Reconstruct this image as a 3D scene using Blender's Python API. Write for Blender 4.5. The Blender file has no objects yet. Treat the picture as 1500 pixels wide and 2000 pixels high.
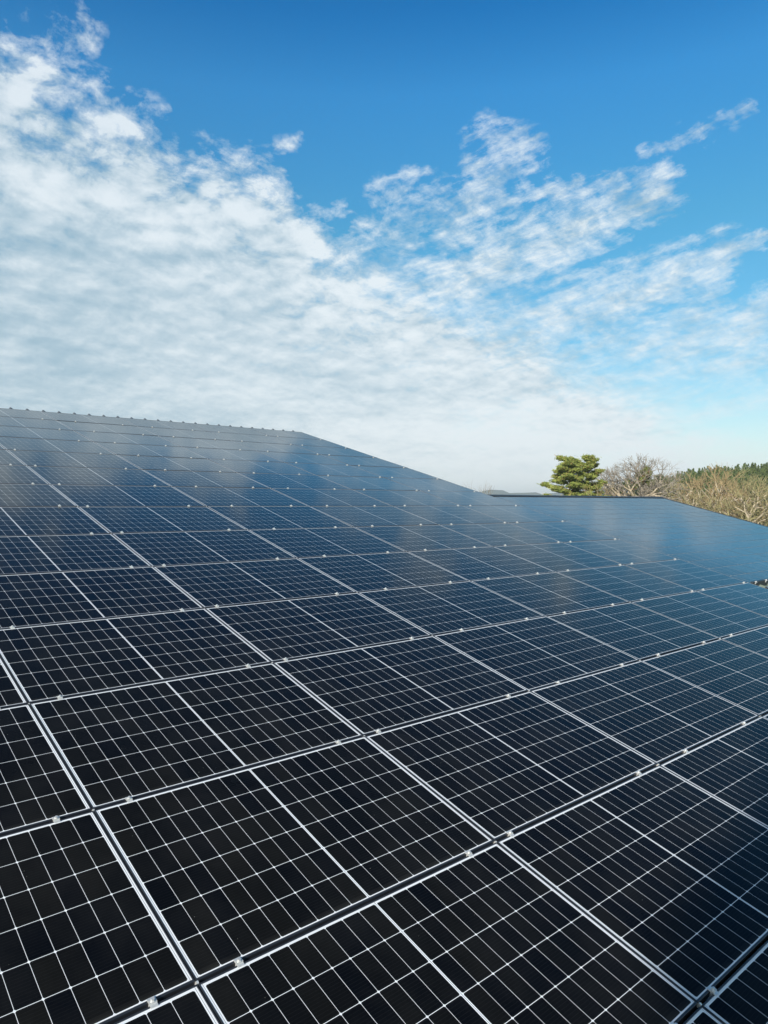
import bpy, math, random
import numpy as np
from mathutils import Matrix, Vector
C = bpy.context.scene.collection
PI = math.pi
R = math.radians
sc = bpy.context.scene
random.seed(7)

# ------------------------------------------------------------------ camera
CAM = Vector((-1.24519, -3.62684, 1.51695))
cm = Matrix(((0.75381, 0.00686, -0.65705), (-0.65709, 0.00787, -0.75377), (0.0, 0.99995, 0.01044)))
cd = bpy.data.cameras.new('camera'); cam = bpy.data.objects.new('camera', cd); C.objects.link(cam)
cam.matrix_world = Matrix.Translation(CAM) @ cm.to_4x4()
cd.sensor_fit = 'HORIZONTAL'; cd.sensor_width = 36.0; cd.lens = 33.693
cd.clip_start = 0.05; cd.clip_end = 30000
sc.camera = cam
FPX = 1403.9

def ray(u, v):
    return (cm @ Vector(((u-750)/FPX, (1000-v)/FPX, -1.0))).normalized()
def azel(u, v):
    d = ray(u, v); return math.degrees(math.atan2(d.x, d.y)), math.degrees(math.asin(d.z))

# ------------------------------------------------------------------ exposure
sc.view_settings.view_transform = 'Standard'
sc.view_settings.look = 'None'
sc.view_settings.exposure = 0.0
sc.view_settings.gamma = 1.0
sc.cycles.volume_bounces = 2

# ------------------------------------------------------------------ sun
SUN_AZ, SUN_EL = 246.0, 25.0
sd = Vector((math.sin(R(SUN_AZ))*math.cos(R(SUN_EL)), math.cos(R(SUN_AZ))*math.cos(R(SUN_EL)), math.sin(R(SUN_EL))))
sl = bpy.data.lights.new('sun', 'SUN'); sl.energy = 5.0; sl.angle = R(0.55); sl.color = (1.0, 0.95, 0.87)
so = bpy.data.objects.new('sun', sl); C.objects.link(so)
so.rotation_euler = (-sd).to_track_quat('-Z', 'Y').to_euler()

# ------------------------------------------------------------------ node helper
class NT:
    def __init__(s, nt): s.nt = nt; s.n = nt.nodes; s.l = nt.links
    def new(s, t, **k):
        n = s.n.new(t)
        for a, b in k.items(): setattr(n, a, b)
        return n
    def put(s, sock, v):
        if v is None: return
        if isinstance(v, bpy.types.NodeSocket): s.l.new(v, sock)
        elif isinstance(v, (tuple, list)) and sock.type == 'RGBA' and len(v) == 3: sock.default_value = (*v, 1)
        else: sock.default_value = v
    def m(s, op, a, b=None, c=None, clamp=False):
        n = s.new('ShaderNodeMath', operation=op, use_clamp=clamp)
        for i, v in enumerate((a, b, c)): s.put(n.inputs[i], v)
        return n.outputs[0]
    def vm(s, op, a, b=None):
        n = s.new('ShaderNodeVectorMath', operation=op)
        s.put(n.inputs[0], a); s.put(n.inputs[1], b)
        return n.outputs[0]
    def mr(s, v, a, b, c=0.0, d=1.0, smooth=False, clamp=True):
        n = s.new('ShaderNodeMapRange', interpolation_type='SMOOTHSTEP' if smooth else 'LINEAR', clamp=clamp)
        for i, q in enumerate((v, a, b, c, d)): s.put(n.inputs[i], q)
        return n.outputs[0]
    def xyz(s, x=0.0, y=0.0, z=0.0):
        n = s.new('ShaderNodeCombineXYZ')
        for i, q in enumerate((x, y, z)): s.put(n.inputs[i], q)
        return n.outputs[0]
    def noise(s, vec, scale, detail=4.0, rough=0.5, dim='3D', dist=0.0):
        n = s.new('ShaderNodeTexNoise', noise_dimensions=dim)
        s.put(n.inputs['Vector'], vec); n.inputs['Scale'].default_value = scale
        n.inputs['Detail'].default_value = detail; n.inputs['Roughness'].default_value = rough
        n.inputs['Distortion'].default_value = dist
        return n.outputs[0]
    def mix(s, f, a, b, blend='MIX'):
        n = s.new('ShaderNodeMix', data_type='RGBA', blend_type=blend)
        s.put(n.inputs[0], f); s.put(n.inputs[6], a); s.put(n.inputs[7], b)
        return n.outputs[2]
    def ramp(s, f, stops):
        n = s.new('ShaderNodeValToRGB'); e = n.color_ramp.elements
        while len(e) < len(stops): e.new(0.5)
        for k, (p, c) in enumerate(stops): e[k].position = p; e[k].color = (*c, 1)
        s.put(n.inputs[0], f); return n.outputs[0]

# ------------------------------------------------------------------ sky with its clouds
w = bpy.data.worlds.new('World'); sc.world = w; w.use_nodes = True
w.node_tree.nodes.clear(); t = NT(w.node_tree)
tc = t.new('ShaderNodeTexCoord').outputs['Generated']
sp = t.new('ShaderNodeSeparateXYZ'); t.put(sp.inputs[0], tc); X, Y, Z = sp.outputs
sky = t.new('ShaderNodeTexSky', sky_type='NISHITA'); sky.sun_disc = False
sky.sun_elevation = R(SUN_EL); sky.sun_rotation = R(SUN_AZ); sky.ozone_density = 2.0; sky.air_density = 1.0; sky.dust_density = 0.6
el = t.m('MULTIPLY', t.m('ARCSINE', Z), 57.2958)
az = t.m('MULTIPLY', t.m('ARCTAN2', X, Y), 57.2958)
tint = t.ramp(t.mr(el, -10, 90), [(0.0, (1.0, 1.0, 1.0)), (0.10, (1.2, 1.35, 1.25)), (0.14, (0.98, 1.24, 1.20)), (0.20, (0.66, 1.22, 1.28)),
                                  (0.305, (0.46, 1.32, 1.44)), (0.395, (0.31, 1.38, 1.85)), (0.443, (0.07, 1.04, 1.66)), (0.62, (0.08, 0.50, 0.70))])
base = t.mix(1.0, sky.outputs[0], tint, 'MULTIPLY')
zz = t.m('ADD', t.m('MAXIMUM', Z, 0.0), 0.32)
q = t.xyz(t.m('DIVIDE', X, zz), t.m('DIVIDE', Y, zz), 0.0)
qw = t.vm('ADD', q, t.vm('MULTIPLY', t.xyz(t.noise(q, 6.0, 3.0), t.noise(t.vm('ADD', q, (3.1, 9.2, 1.0)), 6.0, 3.0), 0.0), (0.06, 0.06, 0.0)))
nA = t.noise(q, 2.4, 4.0, 0.5)            # big billows
nB = t.noise(qw, 14.0, 6.0, 0.55)           # puffs
nC = t.noise(qw, 36.0, 6.0, 0.65)          # fine curdle
wv = t.noise(q, 5.5, 6.0, 0.62)
wz = t.noise(t.vm('ADD', q, (7.3, 2.1, 4.0)), 5.5, 6.0, 0.62)
azw = t.m('ADD', az, t.m('MULTIPLY', t.m('SUBTRACT', wv, 0.5), 5.5))
elw = t.m('ADD', el, t.m('MULTIPLY', t.m('SUBTRACT', wz, 0.5), 3.4))
# upper limit of the cloud bank, elevation against azimuth
edge = [(0, 30), (90, 95), (200, 165), (330, 225), (400, 285), (470, 300), (560, 315), (590, 400), (650, 435), (740, 460), (850, 530),
        (950, 560), (1050, 610), (1150, 670), (1250, 730), (1330, 790), (1400, 860), (1500, 890)]
fc = t.new('ShaderNodeFloatCurve'); cv = fc.mapping.curves[0]
pts = [(-60, 52), (-20, 46), (4, 36)] + [azel(*p) for p in edge] + [(80, 3), (120, 2)]
pts = [((a+60)/180, e/60) for a, e in pts]
cv.points[0].location = pts[0]; cv.points[1].location = pts[-1]
for p in pts[1:-1]: cv.points.new(*p)
for p in cv.points: p.handle_type = 'VECTOR'
fc.mapping.update()
t.put(fc.inputs['Value'], t.mr(azw, -60, 120))
top = t.m('MULTIPLY', fc.outputs[0], 60.0)
cov = t.mr(t.m('SUBTRACT', top, elw), -1.2, 4.5, 0.0, 1.0)
cov = t.m('MULTIPLY', cov, 1.35)
def capsule(u0, v0, u1, v1, r0, r1, k, soft=0.85):
    global cov
    a0, e0 = azel(u0, v0); a1, e1 = azel(u1, v1); dx, dy = a1-a0, e1-e0; L2 = dx*dx+dy*dy
    px = t.m('SUBTRACT', azw, a0); py = t.m('SUBTRACT', elw, e0)
    h = t.m('DIVIDE', t.m('ADD', t.m('MULTIPLY', px, dx), t.m('MULTIPLY', py, dy)), max(L2, 1e-3), clamp=True)
    ex = t.m('SUBTRACT', px, t.m('MULTIPLY', h, dx)); ey = t.m('SUBTRACT', py, t.m('MULTIPLY', h, dy))
    d = t.m('SQRT', t.m('ADD', t.m('MULTIPLY', ex, ex), t.m('MULTIPLY', ey, ey)))
    rr = t.m('ADD', t.m('MULTIPLY', h, (r1-r0)/18.0), r0/18.0)
    g = t.m('DIVIDE', t.m('SUBTRACT', rr, d), t.m('MULTIPLY', rr, soft), clamp=True)
    cov = t.m('MAXIMUM', cov, t.m('MULTIPLY', g, k))
capsule(860, 560, 1285, 365, 75, 42, 1.05)
capsule(1180, 380, 1330, 352, 36, 12, 0.8)
capsule(1000, 640, 1385, 520, 66, 56, 0.85)
capsule(1080, 700, 1470, 640, 62, 62, 0.82)
capsule(1180, 770, 1500, 690, 62, 58, 0.70)
capsule(1250, 560, 1480, 480, 30, 14, 0.5)
capsule(955, 285, 1005, 315, 44, 50, 0.62)
capsule(925, 345, 975, 340, 42, 48, 0.72)
capsule(755, 375, 800, 340, 38, 30, 0.48)
capsule(820, 405, 960, 390, 60, 42, 0.58)
capsule(1000, 390, 1120, 360, 22, 16, 0.55)
capsule(780, 455, 960, 465, 70, 70, 0.66)
capsule(690, 440, 740, 430, 36, 26, 0.62)
capsule(535, 285, 600, 258, 22, 16, 0.22)
capsule(1335, 270, 1425, 218, 32, 28, 0.31)
capsule(1455, 205, 1465, 208, 14, 14, 0.42)
capsule(1270, 300, 1300, 290, 22, 10, 0.42)
capsule(1420, 510, 1490, 470, 20, 12, 0.5)
capsule(1475, 600, 1520, 575, 22, 30, 0.85)
capsule(1380, 540, 1440, 545, 14, 12, 0.45)
capsule(60, 20, 170, 60, 50, 34, 0.42)
capsule(1380, 720, 1520, 700, 26, 30, 0.5)
capsule(1330, 810, 1520, 770, 34, 30, 0.5)
gate = t.m('MULTIPLY', cov, 5.0, clamp=True)
fade = t.mr(el, 5.0, 24.0, 0.35, 1.25)
# rounded cloudlets to the left, drawn-out fibres to the right
vo = t.new('ShaderNodeTexVoronoi', feature='SMOOTH_F1'); t.put(vo.inputs['Vector'], qw); vo.inputs['Scale'].default_value = 13.0; vo.inputs['Smoothness'].default_value = 0.6
lump = t.m('SUBTRACT', 0.42, vo.outputs['Distance'])
fa, fb = math.cos(R(16)), math.sin(R(16))
azd = t.m('ADD', az, t.m('MULTIPLY', t.m('SUBTRACT', nA, 0.5), 5.0))
alo = t.m('ADD', t.m('MULTIPLY', azd, fa), t.m('MULTIPLY', el, fb)); acr = t.m('SUBTRACT', t.m('MULTIPLY', el, fa), t.m('MULTIPLY', azd, fb))
nF = t.noise(t.xyz(t.m('MULTIPLY', alo, 0.28), t.m('MULTIPLY', acr, 1.15), 2.0), 1.0, 8.0, 0.66)
right = t.mr(az, 34, 48, 0.0, 1.0, True)
pl = t.m('ADD', t.m('ADD', t.m('MULTIPLY', t.m('SUBTRACT', nB, 0.5), 1.6), t.m('MULTIPLY', t.m('SUBTRACT', nC, 0.5), 2.0)), t.m('MULTIPLY', lump, 1.3))
pr_ = t.m('ADD', t.m('ADD', t.m('MULTIPLY', t.m('SUBTRACT', nF, 0.5), 2.6), t.m('MULTIPLY', t.m('SUBTRACT', nC, 0.5), 1.6)), t.m('MULTIPLY', t.m('SUBTRACT', nB, 0.5), 1.4))
puff = t.m('ADD', t.m('MULTIPLY', pl, t.m('SUBTRACT', 1.0, right)), t.m('MULTIPLY', pr_, right))
deep = t.mr(t.m('SUBTRACT', top, el), 2.0, 13.0, 0.0, 1.0, True)
puff = t.m('MULTIPLY', t.m('MULTIPLY', puff, fade), t.m('SUBTRACT', 1.0, t.m('MULTIPLY', deep, 0.55)))
big = t.m('MULTIPLY', t.m('SUBTRACT', nA, 0.5), 0.9)
dens = t.m('MULTIPLY', t.m('ADD', t.m('ADD', cov, puff), big), gate)
alpha = t.mr(dens, 0.08, t.m('ADD', 1.10, t.m('MULTIPLY', right, 0.25)), 0.0, 1.0)
alpha = t.m('MULTIPLY', t.m('MULTIPLY', alpha, t.mr(el, 14, 26, 0.95, 0.86)), t.mr(el, 0.0, 1.0))
# thin milky layer low over the horizon
low = t.mr(el, 0.5, 11.0, 0.75, 0.0, True)
# cloud light and shade
nD = t.noise(t.vm('ADD', qw, (0.014, 0.020, 0.0)), 14.0, 6.0, 0.55)
rel = t.m('MULTIPLY', t.m('MULTIPLY', t.m('SUBTRACT', nB, nD), 1.3), fade)
rel = t.m('ADD', rel, t.m('MULTIPLY', t.m('ADD', t.m('MULTIPLY', t.m('SUBTRACT', nB, 0.5), 0.6), t.m('MULTIPLY', lump, 0.9)), fade))
rel = t.m('ADD', rel, t.m('MULTIPLY', t.m('SUBTRACT', nC, 0.5), 0.75))
rel = t.m('MULTIPLY', rel, t.m('SUBTRACT', 1.25, t.m('MULTIPLY', deep, 0.45)))
nS = t.noise(t.vm('MULTIPLY', q, (1.0, 1.0, 1.0)), 1.3, 3.0, 0.5)
nL = t.noise(t.xyz(t.m('MULTIPLY', az, 0.045), t.m('MULTIPLY', el, 0.26), 0.0), 1.0, 5.0, 0.55)
sh = t.m('ADD', t.m('ADD', 0.88, rel), t.m('MULTIPLY', t.m('SUBTRACT', nS, 0.5), t.m('MULTIPLY', deep, 1.2)))
sh = t.m('ADD', sh, t.m('MULTIPLY', t.m('SUBTRACT', nL, 0.5), t.mr(el, 6, 16, 1.5, 0.5)))
sh = t.m('SUBTRACT', sh, t.m('MULTIPLY', deep, 0.22))
sh = t.m('SUBTRACT', sh, t.mr(el, 16, 26, 0.0, 0.22))
sh = t.m('ADD', sh, t.m('MULTIPLY', t.mr(el, 1.0, 9.0, 0.75, 0.0), t.mr(az, 14, 40, 0.35, 1.0)))
sh = t.m('SUBTRACT', sh, t.m('MULTIPLY', t.mr(az, 20, 50, 0.32, 0.08, True), t.mr(el, 12, 22, 1.0, 0.1, True)))
sh = t.mr(sh, -0.25, 1.15, 0.0, 1.0, True)
ccol = t.mix(sh, (3.7, 5.3, 6.4), (8.6, 9.3, 9.7))
hcol = t.mix(t.mr(az, 10, 62), (6.2, 8.0, 8.8), (8.9, 10.0, 10.4))
base = t.mix(low, base, hcol)
col = t.mix(alpha, base, ccol)
bg = t.new('ShaderNodeBackground'); t.put(bg.inputs[0], col); bg.inputs[1].default_value = 0.1
ow = t.new('ShaderNodeOutputWorld'); t.l.new(bg.outputs[0], ow.inputs[0])
w.cycles.sampling_method = 'MANUAL'; w.cycles.sample_map_resolution = 512

# ------------------------------------------------------------------ helpers
def tag(o, label=None, cat=None, group=None, kind=None):
    if label: o['label'] = label
    if cat: o['category'] = cat
    if group: o['group'] = group
    if kind: o['kind'] = kind
    return o
def empty(name, loc=(0, 0, 0), rot=(0, 0, 0)):
    o = bpy.data.objects.new(name, None); C.objects.link(o); o.location = loc; o.rotation_euler = rot
    o.empty_display_size = 0.2
    return o
class MB:
    def __init__(s): s.v = []; s.f = []; s.m = []
    def add(s, vs, fs, mi=0):
        b = len(s.v); s.v += [tuple(p) for p in vs]
        for f in fs: s.f.append(tuple(b+i for i in f)); s.m.append(mi)
    def box(s, x0, x1, y0, y1, z0, z1, mi=0, bev=0.0):
        if bev <= 0:
            s.add([(x0,y0,z0),(x1,y0,z0),(x1,y1,z0),(x0,y1,z0),(x0,y0,z1),(x1,y0,z1),(x1,y1,z1),(x0,y1,z1)],
                  [(3,2,1,0),(4,5,6,7),(0,1,5,4),(1,2,6,5),(2,3,7,6),(3,0,4,7)], mi)
        else:
            b = bev
            s.add([(x0,y0,z0),(x1,y0,z0),(x1,y1,z0),(x0,y1,z0),(x0,y0,z1-b),(x1,y0,z1-b),(x1,y1,z1-b),(x0,y1,z1-b),
                   (x0+b,y0+b,z1),(x1-b,y0+b,z1),(x1-b,y1-b,z1),(x0+b,y1-b,z1)],
                  [(3,2,1,0),(8,9,10,11),(0,1,5,4),(1,2,6,5),(2,3,7,6),(3,0,4,7),(4,5,9,8),(5,6,10,9),(6,7,11,10),(7,4,8,11)], mi)
    def prism(s, prof, axis_pts, mi=0):
        pass
    def extr(s, prof, a0, a1, axis='x', mi=0, close=True):
        n = len(prof)
        mk = (lambda a, p: (a, p[0], p[1])) if axis == 'x' else (lambda a, p: (p[0], a, p[1]))
        vs = [mk(a0, p) for p in prof]+[mk(a1, p) for p in prof]
        rng = n if close else n-1
        fs = [(i, (i+1) % n, n+(i+1) % n, n+i) for i in range(rng)]
        if close: fs += [tuple(range(n-1, -1, -1)), tuple(range(n, 2*n))]
        s.add(vs, fs, mi)
    def tube(s, p0, p1, r0, r1, n=5, mi=0, cap=False):
        p0 = Vector(p0); p1 = Vector(p1); d = (p1-p0)
        if d.length < 1e-6: return
        d.normalize(); a = d.orthogonal().normalized(); b = d.cross(a)
        vs = []
        for p, r in ((p0, r0), (p1, r1)):
            for k in range(n):
                g = 2*PI*k/n; vs.append(p+a*(r*math.cos(g))+b*(r*math.sin(g)))
        fs = [(k, (k+1) % n, n+(k+1) % n, n+k) for k in range(n)]
        if cap: fs += [tuple(range(n-1, -1, -1)), tuple(range(n, 2*n))]
        s.add(vs, fs, mi)
    def mesh(s, name, mats):
        me = bpy.data.meshes.new(name); me.from_pydata(s.v, [], s.f); 
        for m in mats: me.materials.append(m)
        if len(mats) > 1: me.polygons.foreach_set('material_index', s.m)
        me.update(); return me
def link(name, me, parent=None, loc=(0, 0, 0)):
    o = bpy.data.objects.new(name, me); C.objects.link(o); o.location = loc
    if parent: o.parent = parent
    return o

# ------------------------------------------------------------------ materials
def mat(name, col, rough=0.6, metal=0.0, spec=0.5, var=None):
    m = bpy.data.materials.new(name); m.use_nodes = True; k = NT(m.node_tree); b = k.n['Principled BSDF']
    b.inputs['Roughness'].default_value = rough; b.inputs['Metallic'].default_value = metal
    b.inputs['Specular IOR Level'].default_value = spec
    oc = k.new('ShaderNodeTexCoord').outputs['Object']
    amt, scale = var if var else (0.25, 6.0)
    n = k.noise(oc, scale, 4.0, 0.6)
    f = k.mr(n, 0.3, 0.7, 1-amt, 1+amt)
    vm = k.new('ShaderNodeVectorMath', operation='SCALE'); vm.inputs[0].default_value = col; k.put(vm.inputs['Scale'], f)
    k.put(b.inputs['Base Color'], vm.outputs[0])
    return m
M_frame = mat('black_anodised_aluminium', (0.026, 0.029, 0.036), 0.30, 0.0, 0.5, (0.2, 3.0))
M_alu = mat('bare_aluminium', (0.74, 0.74, 0.72), 0.40, 0.45, 0.5, (0.12, 60.0))
M_sheet = mat('grey_green_roof_sheet', (0.17, 0.205, 0.16), 0.6, 0.0, 0.4, (0.25, 1.5))
M_cap = mat('dark_ridge_sheet', (0.035, 0.045, 0.055), 0.5, 0.0, 0.5, (0.25, 2.0))
M_wall = mat('barn_wall_boards', (0.16, 0.14, 0.11), 0.8, 0.0, 0.3, (0.3, 2.0))

PW, PH = 1.737, 1.139       # outer size of one panel
GA, GB = 1.742, 1.154       # grid pitch
def panel_mat():
    m = bpy.data.materials.new('monocrystalline_cells_under_glass'); m.use_nodes = True; k = NT(m.node_tree); b = k.n['Principled BSDF']
    oc = k.new('ShaderNodeTexCoord').outputs['Object']
    s3 = k.new('ShaderNodeSeparateXYZ'); k.put(s3.inputs[0], oc); x, y, _ = s3.outputs
    rnd = k.new('ShaderNodeObjectInfo').outputs['Random']
    ax = k.m('ABSOLUTE', x)
    cx = k.m('DIVIDE', k.m('SUBTRACT', ax, 0.0055), 0.09372)
    cy = k.m('DIVIDE', k.m('ADD', y, 0.5535), 0.18417)
    ix = k.m('FLOOR', cx); iy = k.m('FLOOR', cy)
    # distance in metres from the centre of the cell
    dx = k.m('MULTIPLY', k.m('ABSOLUTE', k.m('SUBTRACT', k.m('FRACT', cx), 0.5)), 0.09372)
    dy = k.m('MULTIPLY', k.m('ABSOLUTE', k.m('SUBTRACT', k.m('FRACT', cy), 0.5)), 0.18417)
    hx, hy = 0.04686, 0.09208
    gx = k.m('GREATER_THAN', dx, hx-0.0009)
    gy = k.m('GREATER_THAN', dy, hy-0.0013)
    ch = k.m('GREATER_THAN', k.m('ADD', k.m('SUBTRACT', dx, hx), k.m('SUBTRACT', dy, hy)), -0.0075)
    outx = k.m('GREATER_THAN', ax, 0.0055+9*0.09372)
    outm = k.m('LESS_THAN', ax, 0.0055)
    outy = k.m('GREATER_THAN', k.m('ABSOLUTE', k.m('ADD', y, 0.001)), 0.5525)
    white = gx
    for g in (gy, ch, outx, outm, outy): white = k.m('MAXIMUM', white, g)
    # tinned ribbons that run in the margins and in the middle gap
    rb = k.m('LESS_THAN', k.m('ABSOLUTE', k.m('SUBTRACT', ax, 0.8550)), 0.0012)
    rb = k.m('MAXIMUM', rb, k.m('LESS_THAN', ax, 0.0015))
    # thin busbar wires across the cells, parallel to the long side
    bb = k.m('LESS_THAN', k.m('ABSOLUTE', k.m('SUBTRACT', k.m('FRACT', k.m('MULTIPLY', cy, 12.0)), 0.5)), 0.022)
    wn = k.new('ShaderNodeTexWhiteNoise', noise_dimensions='4D')
    sx = k.m('SIGN', x)
    k.put(wn.inputs['Vector'], k.xyz(k.m('MULTIPLY', ix, sx), iy, sx)); k.put(wn.inputs['W'], k.m('MULTIPLY', rnd, 91.0))
    cell = k.mix(wn.outputs[0], (0.0032, 0.0042, 0.0062), (0.0082, 0.0084, 0.0080))
    cell = k.mix(k.m('MULTIPLY', bb, 0.5), cell, (0.05, 0.05, 0.05))
    # dust film and specks
    dn = k.noise(k.vm('ADD', oc, k.xyz(k.m('MULTIPLY', rnd, 30.0), rnd, 0.0)), 2.5, 5.0, 0.6)
    dust = k.mr(dn, 0.40, 0.8, 0.0, 0.022)
    edged = k.mr(y, -0.525, -0.553, 0.0, k.m('MULTIPLY', dn, 0.08))
    vo = k.new('ShaderNodeTexVoronoi', feature='F1'); k.put(vo.inputs['Vector'], k.vm('ADD', oc, k.xyz(k.m('MULTIPLY', rnd, 17.0), 0.0, 0.0)))
    vo.inputs['Scale'].default_value = 22.0
    sv = k.new('ShaderNodeSeparateColor'); k.put(sv.inputs[0], vo.outputs['Color'])
    spk = k.m('MULTIPLY', k.m('LESS_THAN', vo.outputs['Distance'], k.m('MULTIPLY', sv.outputs[1], 0.045)), k.m('GREATER_THAN', sv.outputs[0], 0.55))
    colr = k.mix(white, cell, (0.93, 0.94, 0.95))
    colr = k.mix(rb, colr, (0.40, 0.41, 0.43))
    colr = k.mix(k.m('ADD', dust, edged), colr, (0.42, 0.40, 0.36))
    colr = k.mix(k.m('MULTIPLY', spk, 0.55), colr, (0.5, 0.48, 0.42))
    # light that reaches the cells and comes back crosses the cover glass twice
    fr_ = k.new('ShaderNodeFresnel'); fr_.inputs[0].default_value = 1.5
    tr = k.m('SUBTRACT', 1.0, fr_.outputs[0]); 
    sc_ = k.new('ShaderNodeVectorMath', operation='SCALE'); k.put(sc_.inputs[0], colr); k.put(sc_.inputs['Scale'], tr)
    # anti-reflective cover glass: almost no mirror image seen from above, a strong one at a glancing angle
    bp = k.new('ShaderNodeBump'); bp.inputs['Strength'].default_value = 0.025; bp.inputs['Distance'].default_value = 0.02
    k.put(bp.inputs['Height'], k.noise(k.vm('ADD', oc, k.xyz(k.m('MULTIPLY', rnd, 50.0), 0.0, 0.0)), 0.9, 0.0, 0.5))
    df = k.new('ShaderNodeBsdfDiffuse'); k.put(df.inputs[0], sc_.outputs[0])
    gl = k.new('ShaderNodeBsdfGlossy'); gl.inputs[0].default_value = (1, 1, 1, 1); k.put(gl.inputs['Roughness'], k.mr(dn, 0.3, 0.8, 0.07, 0.12))
    k.put(gl.inputs['Normal'], bp.outputs[0]); gl.inputs[0].default_value = (0.90, 0.97, 1.0, 1)
    fac = k.m('MULTIPLY', k.m('POWER', fr_.outputs[0], 2.0), 2.5); fac = k.m('MINIMUM', k.m('ADD', fac, 0.004), 0.43)
    mx = k.new('ShaderNodeMixShader'); k.put(mx.inputs[0], fac); k.l.new(df.outputs[0], mx.inputs[1]); k.l.new(gl.outputs[0], mx.inputs[2])
    k.l.new(mx.outputs[0], k.n['Material Output'].inputs['Surface']); k.n.remove(b)
    return m
M_cells = panel_mat()

# ------------------------------------------------------------------ panel meshes (x along the ridge, y up the slope, z out of the roof)
def frame_mb(mb, mi=0):
    w2, h2, lip, zt, zb = PW/2, PH/2, 0.0062, 0.0022, -0.034
    lv = 0.0105
    mb.box(-w2, w2, -h2, -h2+lv, zb, zt, mi, 0.0012); mb.box(-w2, w2, h2-0.008, h2, zb, zt, mi, 0.0012)
    mb.box(-w2, -w2+lip, -h2+lv, h2-0.008, zb, zt-0.0002, mi, 0.0012); mb.box(w2-lip, w2, -h2+lv, h2-0.008, zb, zt-0.0002, mi, 0.0012)
mb = MB(); frame_mb(mb); ME_frame = mb.mesh('panel_frame', [M_frame])
mb = MB(); mb.box(-PW/2+0.006, PW/2-0.006, -PH/2+0.009, PH/2-0.006, -0.006, 0.0); ME_glass = mb.mesh('cell_glass', [M_cells])
# clamp: an omega piece gripping the two frames, with a bolt
def clamp_mb(mb, cx=0.0, cy=0.0, mi=0):
    hw = 0.014
    prof = [(-0.021, 0.0025), (-0.021, 0.0055), (-0.010, 0.0065), (-0.008, 0.012), (0.008, 0.012), (0.010, 0.0065), (0.021, 0.0055), (0.021, 0.0025)]
    mb.extr([(cy+p, z) for p, z in prof], cx-hw, cx+hw, 'x', mi)
    mb.tube((cx, cy, 0.012), (cx, cy, 0.0135), 0.0105, 0.0105, 12, mi, True)
    mb.tube((cx, cy, 0.0135), (cx, cy, 0.0205), 0.0075, 0.0068, 6, mi, True)
    mb.box(cx-0.012, cx+0.012, cy-0.0045, cy+0.0045, -0.03, 0.0024, mi)
mb = MB(); clamp_mb(mb); ME_clamp = mb.mesh('clamp', [M_alu])
mb = MB(); mb.extr([(-0.008, -0.02), (-0.008, 0.001), (-0.002, 0.005), (0.004, 0.002), (0.008, -0.006), (0.008, -0.02)], -0.002, 0.006, 'x')
ME_clip = mb.mesh('earthing_clip', [M_alu])
mb = MB(); mb.box(-PW/2+0.006, PW/2-0.006, -PH/2+0.009, PH/2-0.006, -0.006, 0.0, 0); frame_mb(mb, 1)
for fx in (-0.62, 0.66): clamp_mb(mb, fx, -GB/2, 2)
ME_far = mb.mesh('distant_panel', [M_cells, M_frame, mat('weathered_clamp', (0.30, 0.31, 0.32), 0.5, 0.3)])

TH = R(14.98); ct, st = math.cos(TH), math.sin(TH)
def rp(a, b, h=0.0, off=0.0):
    """a along the ridge, b down the slope, h out of the roof (off lifts the whole plane)"""
    hh = h+off; return Vector((a, -b*ct - hh*st, -b*st + hh*ct))

ORD = ['zeroth', 'first', 'second', 'third', 'fourth', 'fifth', 'sixth', 'seventh', 'eighth', 'ninth', 'tenth', 'eleventh', 'twelfth', 'thirteenth',
       'fourteenth', 'fifteenth', 'sixteenth', 'seventeenth', 'eighteenth', 'nineteenth', 'twentieth', 'twenty-first']
# ------------------------------------------------------------------ near barn roof
OFF2 = -5.25
def inview(p, mpx=90):
    d = cm.transposed() @ (p-CAM)
    if d.z > -0.3: return False
    u = 750+FPX*d.x/(-d.z); v = 1000-FPX*d.y/(-d.z)
    return -mpx < u < 1500+mpx and 700 < v < 2000+mpx
fr = {-3: (.12, .80), -2: (.18, .77), -1: (.13, .90), 0: (.104, .878), 1: (.07, .848), 2: (.228, .81), 3: (.20, .77), 4: (.165, .94), 5: (.135, .92), 6: (.10, .33)}
GN = 'solar panels on the near barn roof'
proto = None
def near_panel(a, b, col, label):
    global proto
    tilt = (TH+R(random.gauss(0, 0.13)), R(random.gauss(0, 0.07)), 0)
    o = empty('solar_panel', rp(a+GA/2, b+GB/2), tilt)
    parts = [('frame', ME_frame, (0, 0, 0)), ('cell_glass', ME_glass, (0, 0, 0)),
             ('clamp', ME_clamp, ((fr[col][0]-.5)*GA, -GB/2, 0)), ('clamp', ME_clamp, ((fr[col][1]-.5)*GA, -GB/2, 0)),
             ('earthing_clip', ME_clip, (GA/2, -GB/2, 0))]
    if proto is None:
        proto = [link(n, me, o, l) for n, me, l in parts]
    else:
        for src, (n, me, l) in zip(proto, parts):
            c = src.copy(); C.objects.link(c); c.parent = o; c.location = l
    return tag(o, label, 'solar panel', GN)
count = 0
for j in range(-12, 3):
    for i in range(-3, 6):
        vis = any(inview(rp((i+fa)*GA, (j+fb)*GB)) for fa in (0, .5, 1) for fb in (0, .5, 1))
        if not vis: continue
        row = j+13; colr = 6-i
        if row <= 11:
            lab = 'near-roof solar panel, %s row below the ridge, %s in from the right verge' % (ORD[row], ORD[colr])
        else:
            lab = 'near-roof solar panel, %s row below the ridge, %s column left of the verge line' % (ORD[row], ORD[colr])
        near_panel(i*GA, j*GB, i, lab); count += 1
near_panel(6.05*GA, -0.80*GB, 6, 'solar panel at the right picture edge just below a bare patch of roof sheet')
near_panel(6.05*GA, 0.20*GB, 6, 'solar panel second below the bare patch of roof sheet at the right edge')
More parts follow.
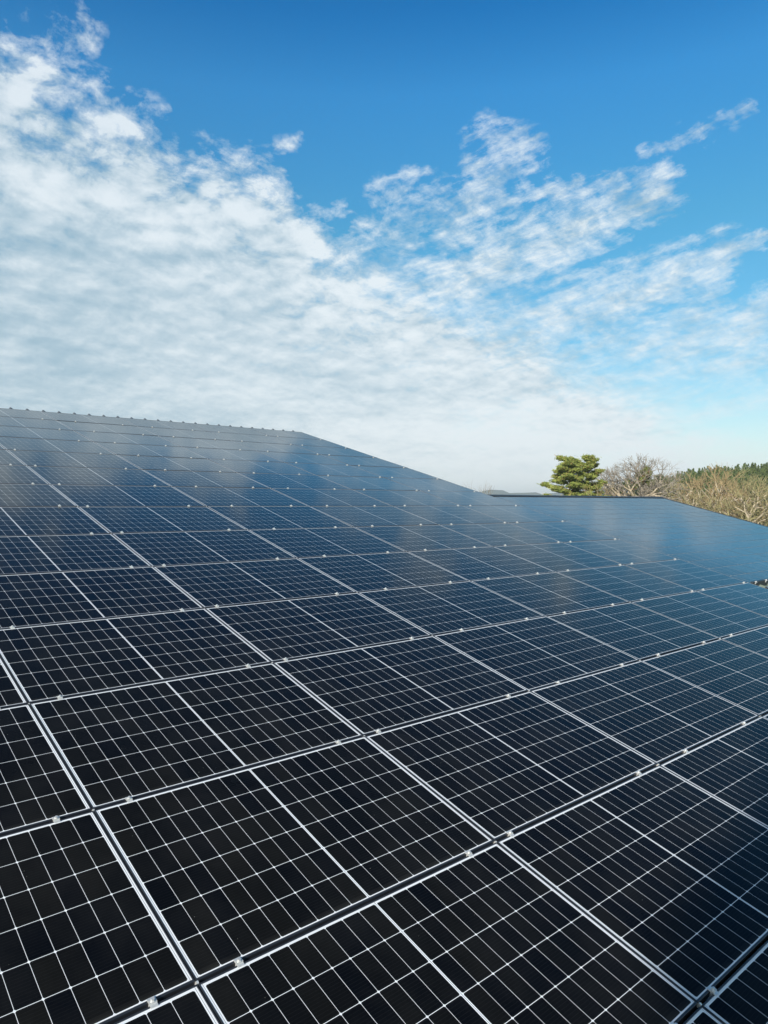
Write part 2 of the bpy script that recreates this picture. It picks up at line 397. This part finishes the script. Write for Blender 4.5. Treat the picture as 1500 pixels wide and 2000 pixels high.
print('near panels', count)

BN = empty('barn', (0, 0, -5.5))
tag(BN, 'near barn whose slope carries the large solar array, ribbed ridge along its top', 'barn')
def bpart(name, mb, m, par):
    o = link(name, mb.mesh(name, m if isinstance(m, list) else [m])); o.parent = par; o.matrix_parent_inverse = Matrix.Translation(-Vector(par.location)); return o
# ribbed sheet
def ribbed(a0, a1, b0, b1, off, h0=-0.105, h1=-0.070, pitch=0.3333):
    mb = MB(); prof = []; a = a0
    n = int((a1-a0)/pitch)
    for k in range(n+1):
        p = a0+k*pitch
        for da, h in ((0, h0), (0.23, h0), (0.26, h1), (0.30, h1)):
            if p+da <= a1: prof.append((p+da, h))
    prof.append((a1, h0))
    vs = [rp(a, b0, h, off) for a, h in prof]+[rp(a, b1, h, off) for a, h in prof]; m = len(prof)
    mb.add(vs, [(k, k+1, m+k+1, m+k) for k in range(m-1)]); return mb
bpart('roof', ribbed(-12.0, 6.0*GA+0.03, -12.03*GB, -1.0*GB, 0), M_sheet, BN)
bpart('roof', ribbed(-12.0, 9.0*GA, -1.0*GB, 3.25*GB, 0), M_sheet, BN)
# far slope of the near barn
pr = rp(0, -12.06*GB, -0.10)
mb = MB(); mb.add([(-12, pr.y, pr.z), (6.02*GA, pr.y, pr.z), (6.02*GA, pr.y+13, pr.z-13*math.tan(TH)), (-12, pr.y+13, pr.z-13*math.tan(TH))], [(0, 1, 2, 3)])
bpart('roof', mb, M_sheet, BN)
# profiled ridge cap with its ribs standing up
mb = MB(); yb = pr.y; zb = rp(0, -12.0*GB, 0).z
prof = []
k = 0; a = -12.0+0.05
zlow = zb-0.012; zhi = zb+0.050
while a < 5.98*GA:
    for da, h in ((0.0, zlow), (0.14, zlow), (0.185, zhi), (0.205, zhi), (0.26, zlow+.022), (0.31, zlow+.004)):
        if a+da < 6.0*GA: prof.append((a+da, h))
    a += 0.3333
m = len(prof); r0 = rp(0, -12.0*GB-0.012, -0.06)
vs = [(p, r0.y, r0.z) for p, h in prof]+[(p, yb+0.02, h) for p, h in prof]+[(p, yb+0.30, h-0.13) for p, h in prof]
mb.add(vs, [(k, k+1, m+k+1, m+k) for k in range(m-1)]+[(m+k, m+k+1, 2*m+k+1, 2*m+k) for k in range(m-1)])
bpart('ridge_cap', mb, mat('weathered_ridge_sheet', (0.15, 0.17, 0.19), 0.5, 0.0, 0.5, (0.25, 2.0)), BN)
# verge trims, eave, walls
def slab(par, name, m, a0, a1, b0, b1, h0, h1, off=0.0):
    mb = MB(); vs = [rp(a, b, h, off) for h in (h0, h1) for a, b in ((a0, b0), (a1, b0), (a1, b1), (a0, b1))]
    mb.add(vs, [(0, 1, 2, 3), (7, 6, 5, 4), (0, 4, 5, 1), (1, 5, 6, 2), (2, 6, 7, 3), (3, 7, 4, 0)]); return bpart(name, mb, m, par)
slab(BN, 'verge_trim', M_cap, 6.0*GA+0.030, 6.0*GA+0.048, -12.03*GB, -1.0*GB, -0.30, -0.075)
slab(BN, 'verge_trim', M_cap, 9.0*GA, 9.03*GA, -1.0*GB, 3.25*GB, -0.30, -0.06)
slab(BN, 'roof_edge_trim', M_cap, 6.10*GA, 9.0*GA, -1.02*GB, -0.985*GB, -0.30, -0.010)
slab(BN, 'gutter', M_cap, -12, 9.0*GA, 3.25*GB, 3.25*GB+0.12, -0.26, -0.14)
for col in range(-3, 6):
    for q_ in fr[col]:
        x = (col+q_)*GA; slab(BN, 'mounting_rail', M_alu, x-0.02, x+0.02, -12.0*GB, 3.0*GB, -0.068, -0.038)
for q_ in (0.10, 0.33):
    x = (6.02+q_)*GA
    c = link('clamp', ME_clamp, BN, rp(x, -0.962*GB, 0.0)-Vector(BN.location)); c.rotation_euler = (TH, 0, 0)
eb = rp(0, 3.1*GB, -0.2)
mb = MB(); mb.box(-11.8, 6.0*GA, eb.y+0.2, pr.y+12.6, -5.5, eb.z-0.05); 
mb.add([(6.0*GA, eb.y+0.2, eb.z-0.06), (6.0*GA, pr.y, pr.z-0.08), (6.0*GA, pr.y+12.6, eb.z-0.06), (6.0*GA-0.1, eb.y+0.2, eb.z-0.06), (6.0*GA-0.1, pr.y, pr.z-0.08), (6.0*GA-0.1, pr.y+12.6, eb.z-0.06)],
       [(0, 1, 2), (5, 4, 3)])
bpart('wall', mb, M_wall, BN)
mb = MB(); y1 = rp(0, -0.95*GB, 0).y; mb.box(6.0*GA+0.003, 8.95*GA, eb.y+0.2, y1, -5.5, eb.z-0.05); bpart('wall', mb, M_wall, BN)

# ------------------------------------------------------------------ far barn
A2R = 59.25; B2T = -27.75
c2 = rp(A2R-12, B2T+10, 0, OFF2)
BF = empty('barn', (c2.x, c2.y, -5.5))
tag(BF, 'far lower barn with solar panels under a flat dark ridge cap', 'barn')
bpart('roof', ribbed(30.0, A2R, B2T, B2T+20.5, OFF2), M_sheet, BF)
slab(BF, 'ridge_cap', M_cap, 30.0, A2R+0.05, B2T-0.20, B2T+0.10, -0.10, 0.045, OFF2)
slab(BF, 'verge_trim', M_cap, A2R-0.02, A2R+0.10, B2T+0.10, B2T+20.5, -0.30, 0.02, OFF2)
p2 = rp(0, B2T, -0.12, OFF2); e2 = rp(0, B2T+20.3, -0.2, OFF2)
mb = MB(); mb.add([(30, p2.y, p2.z), (A2R, p2.y, p2.z), (A2R, p2.y+20, p2.z-20*math.tan(TH)), (30, p2.y+20, p2.z-20*math.tan(TH))], [(0, 1, 2, 3)]); bpart('roof', mb, M_sheet, BF)
mb = MB(); mb.box(30.2, A2R-0.1, e2.y, p2.y+19.6, -5.5, e2.z-0.05)
mb.add([(A2R-0.1, e2.y, e2.z-0.06), (A2R-0.1, p2.y, p2.z-0.1), (A2R-0.1, p2.y+19.6, e2.z-0.06)], [(0, 1, 2)]); bpart('wall', mb, M_wall, BF)
n_far = 0; NROW, NCOL = 17, 16
n_ = Vector((0, -st, ct))
def hidden_by_near(p):
    d = p-CAM; tt = -(n_.dot(CAM))/(n_.dot(d))
    if not 0 < tt < 1: return False
    x = CAM+d*tt; return x.x < 6.0*GA-0.9 and x.y > 1.5
pf = None
for r in range(NROW):
    for k in range(NCOL):
        a = A2R-0.22-(k+1)*GA; b = B2T+0.20+r*GB
        pts4 = [rp(a+fa*GA, b+fb*GB, 0, OFF2) for fa in (0, 1) for fb in (0, 1)]
        if not any(inview(p, 60) and not hidden_by_near(p) for p in pts4): continue
        if all((CAM+(p-CAM)*1.0).z < -9 for p in pts4): continue
        if pf is None: pf = o = link('solar_panel', ME_far)
        else: o = pf.copy(); C.objects.link(o)
        o.location = rp(a+GA/2, b+GB/2, 0, OFF2)
        o.rotation_euler = (TH+R(random.gauss(0, 0.13)), R(random.gauss(0, 0.09)), 0)
        tag(o, 'blue far-roof solar panel, %s row under the ridge, %s from the right verge' % (ORD[r+1], ORD[k+1]),
            'solar panel', 'solar panels on the far barn roof'); n_far += 1
print('far panels', n_far)

# ------------------------------------------------------------------ ground
def sstep(a, b, x):
    t_ = np.clip((x-a)/(b-a), 0, 1); return t_*t_*(3-2*t_)
def ground(x, y):
    x = np.asarray(x, float); y = np.asarray(y, float)
    dx, dy = x-CAM.x, y-CAM.y; r = np.hypot(dx, dy); a = np.degrees(np.arctan2(dx, dy))
    wgt = sstep(55, 67, a)*(1-sstep(100, 150, a))
    h = -5.5 + wgt*(sstep(75, 310, r)*10.5+sstep(300, 900, r)*3) - (1-wgt)*sstep(80, 900, r)*14
    h += 0.5*np.sin(x*0.043+1)*np.cos(y*0.037)*sstep(60, 120, r)
    h += 0.05*np.sin(x*0.9+y*0.3)*np.sin(y*0.7)
    return h - sstep(1500, 8000, r)*20
mgrass = bpy.data.materials.new('rough_grass'); mgrass.use_nodes = True; k = NT(mgrass.node_tree); b_ = k.n['Principled BSDF']; b_.inputs['Roughness'].default_value = 0.9
oc = k.new('ShaderNodeTexCoord').outputs['Object']
k.put(b_.inputs['Base Color'], k.mix(k.noise(oc, 0.5, 8, 0.7), (0.10, 0.13, 0.03), (0.28, 0.24, 0.09)))
nr, na = 90, 180
rr = np.concatenate([[0.0], np.geomspace(4, 3300, nr)]); aa = np.linspace(0, 2*PI, na, endpoint=False)
vs = []; 
for r_ in rr[1:]:
    xs = CAM.x+r_*np.sin(aa); ys = CAM.y+r_*np.cos(aa); zs = ground(xs, ys); vs += list(zip(xs.tolist(), ys.tolist(), zs.tolist()))
vs.append((CAM.x, CAM.y, -5.5)); fs = []
for i in range(nr-1):
    for k_ in range(na): fs.append((i*na+k_, i*na+(k_+1) % na, (i+1)*na+(k_+1) % na, (i+1)*na+k_))
for k_ in range(na): fs.append((len(vs)-1, (k_+1) % na, k_))
mb = MB(); mb.add(vs, fs); g = link('ground', mb.mesh('ground', [mgrass])); g['kind'] = 'structure'
for p in g.data.polygons: p.use_smooth = True
# distant hills
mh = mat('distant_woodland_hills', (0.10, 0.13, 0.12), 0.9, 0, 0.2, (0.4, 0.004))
mb = MB(); rows = []
azs = np.linspace(5, 95, 181)
for (rad, f_) in ((1900, 0.0), (2150, 0.55), (2450, 1.0), (2700, 0.85), (2950, 0.2)):
    for a in azs:
        top_ = 74+9*math.sin(a*0.9+1)+6*math.sin(a*2.3)+3.5*math.sin(a*5.1+2)-max(0, a-54)*2.0
        x = CAM.x+rad*math.sin(R(a)); y = CAM.y+rad*math.cos(R(a)); rows.append((x, y, -30+f_*(top_*rad/4700.0*1.13+30)))
n = len(azs); mb.add(rows, [(r_*n+k_, r_*n+k_+1, (r_+1)*n+k_+1, (r_+1)*n+k_) for r_ in range(4) for k_ in range(n-1)])
h_ = link('hills', mb.mesh('hills', [mh])); h_['kind'] = 'structure'
for p in h_.data.polygons: p.use_smooth = True

# ------------------------------------------------------------------ trees
def leafmat(name, c0, c1, c2=None):
    m = bpy.data.materials.new(name); m.use_nodes = True; k = NT(m.node_tree); b = k.n['Principled BSDF']; b.inputs['Roughness'].default_value = 0.7
    b.inputs['Specular IOR Level'].default_value = 0.25
    rn = k.new('ShaderNodeNewGeometry').outputs['Random Per Island']
    oc = k.new('ShaderNodeTexCoord').outputs['Object']
    n = k.mr(k.noise(oc, 0.9, 3, 0.6), 0.35, 0.65)
    col = k.mix(k.m('ADD', k.m('MULTIPLY', rn, 0.6), k.m('MULTIPLY', n, 0.4)), c0, c1)
    if c2: col = k.mix(k.m('GREATER_THAN', rn, 0.9), col, c2)
    k.put(b.inputs['Base Color'], col); return m
M_bark = mat('pale_weathered_bark', (0.50, 0.42, 0.30), 0.85, 0, 0.2, (0.3, 2.0))
M_bark2 = mat('grey_bark', (0.25, 0.19, 0.15), 0.85, 0, 0.2, (0.3, 2.0))
M_pbark = mat('orange_pine_bark', (0.26, 0.15, 0.08), 0.85, 0, 0.2, (0.3, 2.0))
M_twA = mat('grey_brown_twigs', (0.27, 0.235, 0.19), 0.85, 0, 0.2, (0.3, 1.0))
M_twB = mat('tan_orange_twigs', (0.33, 0.245, 0.13), 0.85, 0, 0.2, (0.4, 0.8))
M_twC = mat('olive_twigs', (0.27, 0.24, 0.12), 0.85, 0, 0.2, (0.4, 0.8))
M_pine = leafmat('pine_needles', (0.10, 0.15, 0.03), (0.46, 0.50, 0.12), (0.46, 0.34, 0.12))
M_pine2 = leafmat('browner_pine_needles', (0.10, 0.10, 0.03), (0.26, 0.24, 0.07), (0.34, 0.22, 0.10))
M_dark = leafmat('dark_evergreen_leaves', (0.03, 0.065, 0.02), (0.09, 0.15, 0.035))
M_ivy = leafmat('ivy_leaves', (0.09, 0.13, 0.03), (0.26, 0.27, 0.08), (0.32, 0.13, 0.06))
M_con = leafmat('conifer_needles', (0.05, 0.085, 0.03), (0.16, 0.20, 0.06))
M_scrub = leafmat('winter_scrub', (0.08, 0.10, 0.03), (0.30, 0.32, 0.09), (0.34, 0.22, 0.09))

def quads(P, size, rng, flat=0.0, asp=0.4):
    """small leaf-sized faces at points P"""
    n = len(P); a = rng.normal(size=(n, 3)); a[:, 2] *= (1-flat); a /= np.linalg.norm(a, axis=1)[:, None]
    c = rng.normal(size=(n, 3)); b = np.cross(a, c); b /= np.linalg.norm(b, axis=1)[:, None]
    s = size*rng.uniform(.6, 1.3, n)[:, None]
    V = np.stack([P-a*s-b*s*asp, P+a*s-b*s*asp, P+a*s*.8+b*s*asp, P-a*s*.8+b*s*asp], 1).reshape(-1, 3)
    F = np.arange(4*n).reshape(-1, 4); return V, F
def leaf_obj(name, V, F, m, par):
    me = bpy.data.meshes.new(name); me.from_pydata(V.tolist(), [], F.tolist()); me.materials.append(m)
    o = link(name, me, par); return o

def bare_tree(name, u, dist, top_v, label, seed, trunk_m, twig_m, spread=0.8, depth=6, fork=0.25, nb=3, ivy=0, lean=0.0, group=None, r0=None, twr=0.012, cat='tree', wide=1.0, up=0.25, trunkL=None):
    d = ray(u, 985); d.z = 0; d.normalize(); x, y = CAM.x+d.x*dist, CAM.y+d.y*dist
    z = float(ground(x, y)); ztop = CAM.z+dist*(985-top_v)/FPX; H = ztop-z
    root = empty(name, (x, y, z-0.1)); rnd_ = random.Random(seed)
    tk = MB(); tw = MB(); tips = []
    def grow(p, dr, L, r, lv):
        if lv == 0: return
        n = 4 if lv >= depth-1 else 2
        q_ = Vector(p)
        for s in range(n):
            dr = (dr+Vector((rnd_.gauss(0, .16), rnd_.gauss(0, .16), rnd_.gauss(0, .10)+0.04*up*4))).normalized()
            e = q_+dr*(L/n); rr_ = r*(1-0.35*(s+1)/n)
            big_ = lv > depth-4
            (tk if big_ else tw).tube(q_, e, r*(1-0.35*s/n), rr_, 6 if lv > depth-3 else (4 if big_ else 3))
            q_ = e
            if lv < depth and lv > 1 and s < n-1:
                sd_ = (dr+Vector((rnd_.gauss(0, .8), rnd_.gauss(0, .8), rnd_.uniform(-.2, .7)))).normalized()
                grow(q_, sd_, L*.6, rr_*.5, lv-2 if lv > 2 else 1)
        tips.append(q_)
        m_ = nb if lv > 2 else nb+1
        off = rnd_.uniform(0, 2*PI)
        for k in range(m_):
            g_ = off+2*PI*k/m_+rnd_.uniform(-.4, .4); sp_ = spread*rnd_.uniform(.6, 1.25)
            o1 = dr.orthogonal().normalized(); o2 = dr.cross(o1)
            nd = (dr+(o1*math.cos(g_)+o2*math.sin(g_))*sp_+Vector((0, 0, up))).normalized()
            grow(q_, nd, L*rnd_.uniform(.62, .88), max(r*.65*rnd_.uniform(.75, 1.0), twr), lv-1)
    r0 = r0 or H*0.028
    if trunkL:
        tk.tube((0, 0, 0), (0, 0, H*trunkL), r0*1.2, r0, 8)
        for k in range(5):
            g_ = 2*PI*k/5+rnd_.uniform(-.3, .3); sp_ = (.55, 1.1, .8, 1.2, .3)[k]
            grow(Vector((0, 0, H*trunkL)), Vector((math.cos(g_)*sp_, math.sin(g_)*sp_, .8)).normalized(), H*fork, r0*rnd_.uniform(.45, .65), depth-1)
    else: grow(Vector((0, 0, 0)), Vector((lean, 0, 1)).normalized(), H*fork, r0, depth)
    zm = max(v[2] for v in tw.v) if tw.v else H; s = H/zm
    for mbx in (tk, tw): mbx.v = [(v[0]*s*wide, v[1]*s*wide, v[2]*s) for v in mbx.v]
    link('trunk', tk.mesh('trunk', [trunk_m]), root); link('twigs', tw.mesh('twigs', [twig_m]), root)
    if ivy:
        rng = np.random.default_rng(seed); P = []; side = Vector((d.y, -d.x, 0))
        for (cx_, cz_, rx_, rz_) in ivy:
            for _ in range(int(14*rx_*rz_)):
                c_ = rng.normal(0, .5, 3)*np.array([rx_, rx_, rz_]); r_ = rng.uniform(.18, .42); k = 90
                P.append(rng.normal(0, .5, (k, 3))*r_+c_+np.array([side.x*cx_, side.y*cx_, cz_]))
        V, F = quads(np.concatenate(P), 0.13, rng); leaf_obj('ivy', V, F, M_ivy, root)
    return tag(root, label, cat, group)

def pine(u, dist, top_v, label, seed, R0, name='pine_tree', lo=0.25, nl=17, dens=1.0, leaf=M_pine, asym=0.0, group=None):
    d = ray(u, 985); d.z = 0; d.normalize(); x, y = CAM.x+d.x*dist, CAM.y+d.y*dist
    z = float(ground(x, y)); H = CAM.z+dist*(985-top_v)/FPX-z
    root = empty(name, (x, y, z-0.1)); rn = random.Random(seed); rng = np.random.default_rng(seed)
    tk = MB(); pads = []; p = Vector((0, 0, 0)); side = Vector((d.y, -d.x, 0)); trunkp = [p.copy()]
    for s in range(10):
        e = Vector((side.x*math.sin(s*.7)*.12*H*.12, side.y*math.sin(s*.7)*.12*H*.12, H*(s+1)/10*.97))
        tk.tube(p, e, H*.02*(1-s/10)+.03, H*.02*(1-(s+1)/10)+.03, 7); p = e; trunkp.append(p.copy())
    for k in range(nl):
        f_ = lo+(1-lo)*(k+.5)/nl; hgt = H*f_; i0 = min(int(f_*10), 9); b0 = trunkp[i0].lerp(trunkp[i0+1], f_*10-i0)
        g_ = k*2.4+rn.uniform(-.4, .4); L = R0*(1.0-0.72*(max(f_-.45, 0)/.55)**1.2)*rn.uniform(.55, 1.15)
        dr = Vector((math.cos(g_), math.sin(g_), 0)); L *= 1+asym*dr.dot(-side)
        q_ = b0; n = 5; droop = rn.uniform(-.12, .16)
        for s in range(n):
            f2 = (s+1)/n
            e = b0+dr*(L*f2)+Vector((0, 0, L*(droop+.14*f2*f2+rn.uniform(-.015, .015))))
            tk.tube(q_, e, .08*(1-s/n)+.02, .08*(1-f2)+.02, 4); q_ = e
            if s >= 1:
                sd0 = Vector((-dr.y, dr.x, 0))
                for sgn in (-1, 1):
                    e2_ = e+sd0*(sgn*L*rn.uniform(.12, .30)*(1.25-f2*.7))+dr*L*.1+Vector((0, 0, rn.uniform(.0, .12)))
                    tk.tube(e, e2_, .028, .012, 3)
                    pads.append((e2_+Vector((0, 0, .08)), rn.uniform(.35, .65)*(R0/4), rn.uniform(.10, .20)))
                pads.append((e+Vector((0, 0, .10)), rn.uniform(.35, .65)*(R0/4), rn.uniform(.10, .20)))
        for c_ in range(3): pads.append((e+dr*rn.uniform(0, .35)+Vector((rn.gauss(0, .2), rn.gauss(0, .2), .12+rn.uniform(0, .25))), .28, .14))
    for c_ in range(5): pads.append((trunkp[-1]+Vector((rn.gauss(0, R0*.10), rn.gauss(0, R0*.10), rn.uniform(-.5, .35))), .42, .22))
    P = []
    for c, rx, rz in pads:
        n = int(620*dens*rx); v_ = rng.normal(size=(n, 3))*.52; v_[:, 2] += .25*(v_[:, 0]**2+v_[:, 1]**2)
        P.append(v_*np.array([rx, rx, rz])+np.array(c))
    V, F = quads(np.concatenate(P), 0.15, rng, .55, .16)
    link('trunk', tk.mesh('trunk', [M_pbark]), root); leaf_obj('crown', V, F, leaf, root)
    return tag(root, label, 'tree', group)

pine(1116, 88, 896, 'green pine with flat layered boughs, leftmost tree above the far roof', 3, 3.3, asym=0.30, nl=36, lo=.40, dens=.75)
pine(1151, 91, 893, 'narrower pine close right of the leftmost pine, with a ragged top', 9, 2.5, nl=31, lo=.38, dens=.8)
bare_tree('bare_tree', 1178, 84, 940, 'low tan bare tree leaning left in front of the narrower pine', 21, M_bark, M_twB, 0.9, 5, .42, 3, lean=-0.35, r0=.13, twr=.016)
bare_tree('oak_tree', 1240, 100, 888, 'broad leafless oak with pale forked trunk and ivy, right of the pines', 12, M_bark, M_twA, 0.66, 7, .20, 3,
          ivy=[(0.8, 10.3, 1.2, 1.0), (1.5, 11.0, .7, .8), (0.2, 9.5, 1.0, .5)], r0=.62, twr=.0075, up=.05, trunkL=.56, wide=1.25)
for (u, dd, tv, sd_, r_, lb) in ((1200, 128, 950, 31, 2.2, 'smallest dark evergreen, in the gap left of the leafless oak'), (1222, 130, 945, 32, 2.4, 'dark evergreen behind the left limb of the leafless oak'),
                            (1262, 128, 938, 33, 2.6, 'dark evergreen behind the right limb of the leafless oak'), (1287, 133, 932, 34, 2.6, 'dark evergreen right of the leafless oak, at the far roof corner')):
    pine(u, dd, tv, lb, sd_, r_, 'evergreen_tree', .35, 22, 1.5, M_dark)
spec = [(1306, 118, 936, M_bark, M_twC, .8, 'olive-twigged bare tree just right of the broad oak'),
        (1322, 100, 935, M_bark, M_twC, .9, 'low bare tree whose pale limb leans right beside the far roof corner'),
        (1350, 112, 922, M_bark, M_twB, .8, 'orange-twigged bare tree standing behind the far roof verge'),
        (1385, 120, 926, M_bark2, M_twB, .8, 'tan bare tree between the orange-twigged one and the tall forked one'),
        (1413, 104, 905, M_bark, M_twB, .75, 'tallest bare tree on the bank with a white forked trunk'),
        (1448, 122, 916, M_bark2, M_twC, .8, 'grey-barked bare tree just right of the tall white-forked one'),
        (1463, 96, 928, M_bark, M_twC, .8, 'pale arching bare tree near the right picture edge'),
        (1492, 104, 930, M_bark, M_twC, .8, 'olive bare tree cut by the right picture edge'),
        (1530, 100, 915, M_bark, M_twB, .8, 'tan bare tree just outside the right picture edge')]
for n_i, (u, dd, tv, m1, m2, spr, lab) in enumerate(spec):
    bare_tree('bare_tree', u, dd, tv, lab, 40+n_i*3, m1, m2, spr, 6, .22, 3, lean=random.uniform(-.45, .45), group='bare trees on the bank beyond the far roof', r0=.36, twr=.013, up=.04)
bare_tree('bare_tree', 938, 70, 936, 'thin bare tree tips showing over the near verge, left of the far ridge', 77, M_bark2, M_twA, .5, 5, .45, 3, twr=.010, r0=.12)
bare_tree('bare_tree', 886, 74, 940, 'faint twig tips just above the near verge, left of the other tips', 78, M_bark2, M_twA, .5, 5, .45, 3, twr=.010, r0=.12)

# scrub on the bank and the far wood: nobody could count them
def mass(name, label, cat, m, n_bush, az0, az1, r0_, r1_, hh, size, seed, cone=False, per=260):
    rng = np.random.default_rng(seed); P = []
    for _ in range(n_bush):
        a = R(rng.uniform(az0, az1)); r_ = rng.uniform(r0_, r1_); x = CAM.x+r_*math.sin(a); y = CAM.y+r_*math.cos(a); z = float(ground(x, y)); h1 = rng.uniform(*hh)
        if cone:
            f_ = rng.uniform(0, 1, per)**.8; rad = h1*.34*(1-f_)*(1+.25*np.sin(f_*40+h1*9))+.06; g_ = rng.uniform(0, 2*PI, per); q2 = rng.uniform(.35, 1, per)**.5
            P.append(np.stack([x+rad*q2*np.cos(g_), y+rad*q2*np.sin(g_), z+h1*f_], 1))
        else:
            v_ = rng.normal(size=(per, 3)); v_ /= np.linalg.norm(v_, axis=1)[:, None]; v_ *= rng.uniform(.3, 1, per)[:, None]**.5
            P.append(v_*np.array([h1*.8, h1*.8, h1*.5])+np.array([x, y, z+h1*.45]))
    V, F = quads(np.concatenate(P), size, rng)
    o = leaf_obj(name, V, F, m, None); tag(o, label, cat, None, 'stuff'); return o
mass('scrub', 'tan and olive winter scrub covering the bank under the bare trees', 'scrub', M_scrub, 330, 60.5, 74, 99, 200, (1.4, 3.6), .11, 5, False, 520)
mass('conifer_forest', 'dark green conifer wood on the rise behind the bare trees', 'forest', M_con, 800, 60.0, 78, 210, 340, (7.5, 11.0), .26, 6, True, 320)
# conifer added unseen behind the camera to cast shade on the roof's right edge
def shade_tree():
    top_ = None
    d = ray(1570, 1375); tt = -(n_.dot(CAM))/(n_.dot(d)); top_ = CAM+d*tt+sd*34
    gz = float(ground(top_.x, top_.y)); H = top_.z-gz
    root = empty('added_shade_conifer', (top_.x, top_.y, gz)); tk = MB()
    for k in range(8): tk.tube((0, 0, H*k/8*.97), (0, 0, H*(k+1)/8*.97), .3*(1-k/8)+.03, .3*(1-(k+1)/8)+.03, 8)
    rng = np.random.default_rng(4); n = 26000; f_ = rng.uniform(0, 1, n)**.7; dn = f_*H*.8
    rad = np.minimum(dn*.42, 3.2)*(1+.18*np.sin(dn*4.2))+.05; g_ = rng.uniform(0, 2*PI, n); q2 = rng.uniform(.1, 1, n)**.5
    V, F = quads(np.stack([rad*q2*np.cos(g_), rad*q2*np.sin(g_), H-dn-rad*q2*.25], 1), .13, rng)
    link('trunk', tk.mesh('trunk', [M_pbark]), root); leaf_obj('crown', V, F, M_con, root)
    tag(root, 'added tall conifer, unseen behind the camera, shading the right edge of the roof', 'tree')
shade_tree()

# ------------------------------------------------------------------ the air
mb = MB(); mb.box(CAM.x-3400, CAM.x+3400, CAM.y-3400, CAM.y+3400, -60, 62)
mh_ = bpy.data.materials.new('haze'); mh_.use_nodes = True; k = NT(mh_.node_tree); k.n.clear()
pv = k.new('ShaderNodeVolumePrincipled'); pv.inputs['Color'].default_value = (0.93, 0.97, 1.0, 1); pv.inputs['Density'].default_value = 0.00032
pv.inputs['Anisotropy'].default_value = 0.2
om = k.new('ShaderNodeOutputMaterial'); k.l.new(pv.outputs[0], om.inputs['Volume'])
hz = link('haze', mb.mesh('haze', [mh_])); hz['kind'] = 'stuff'
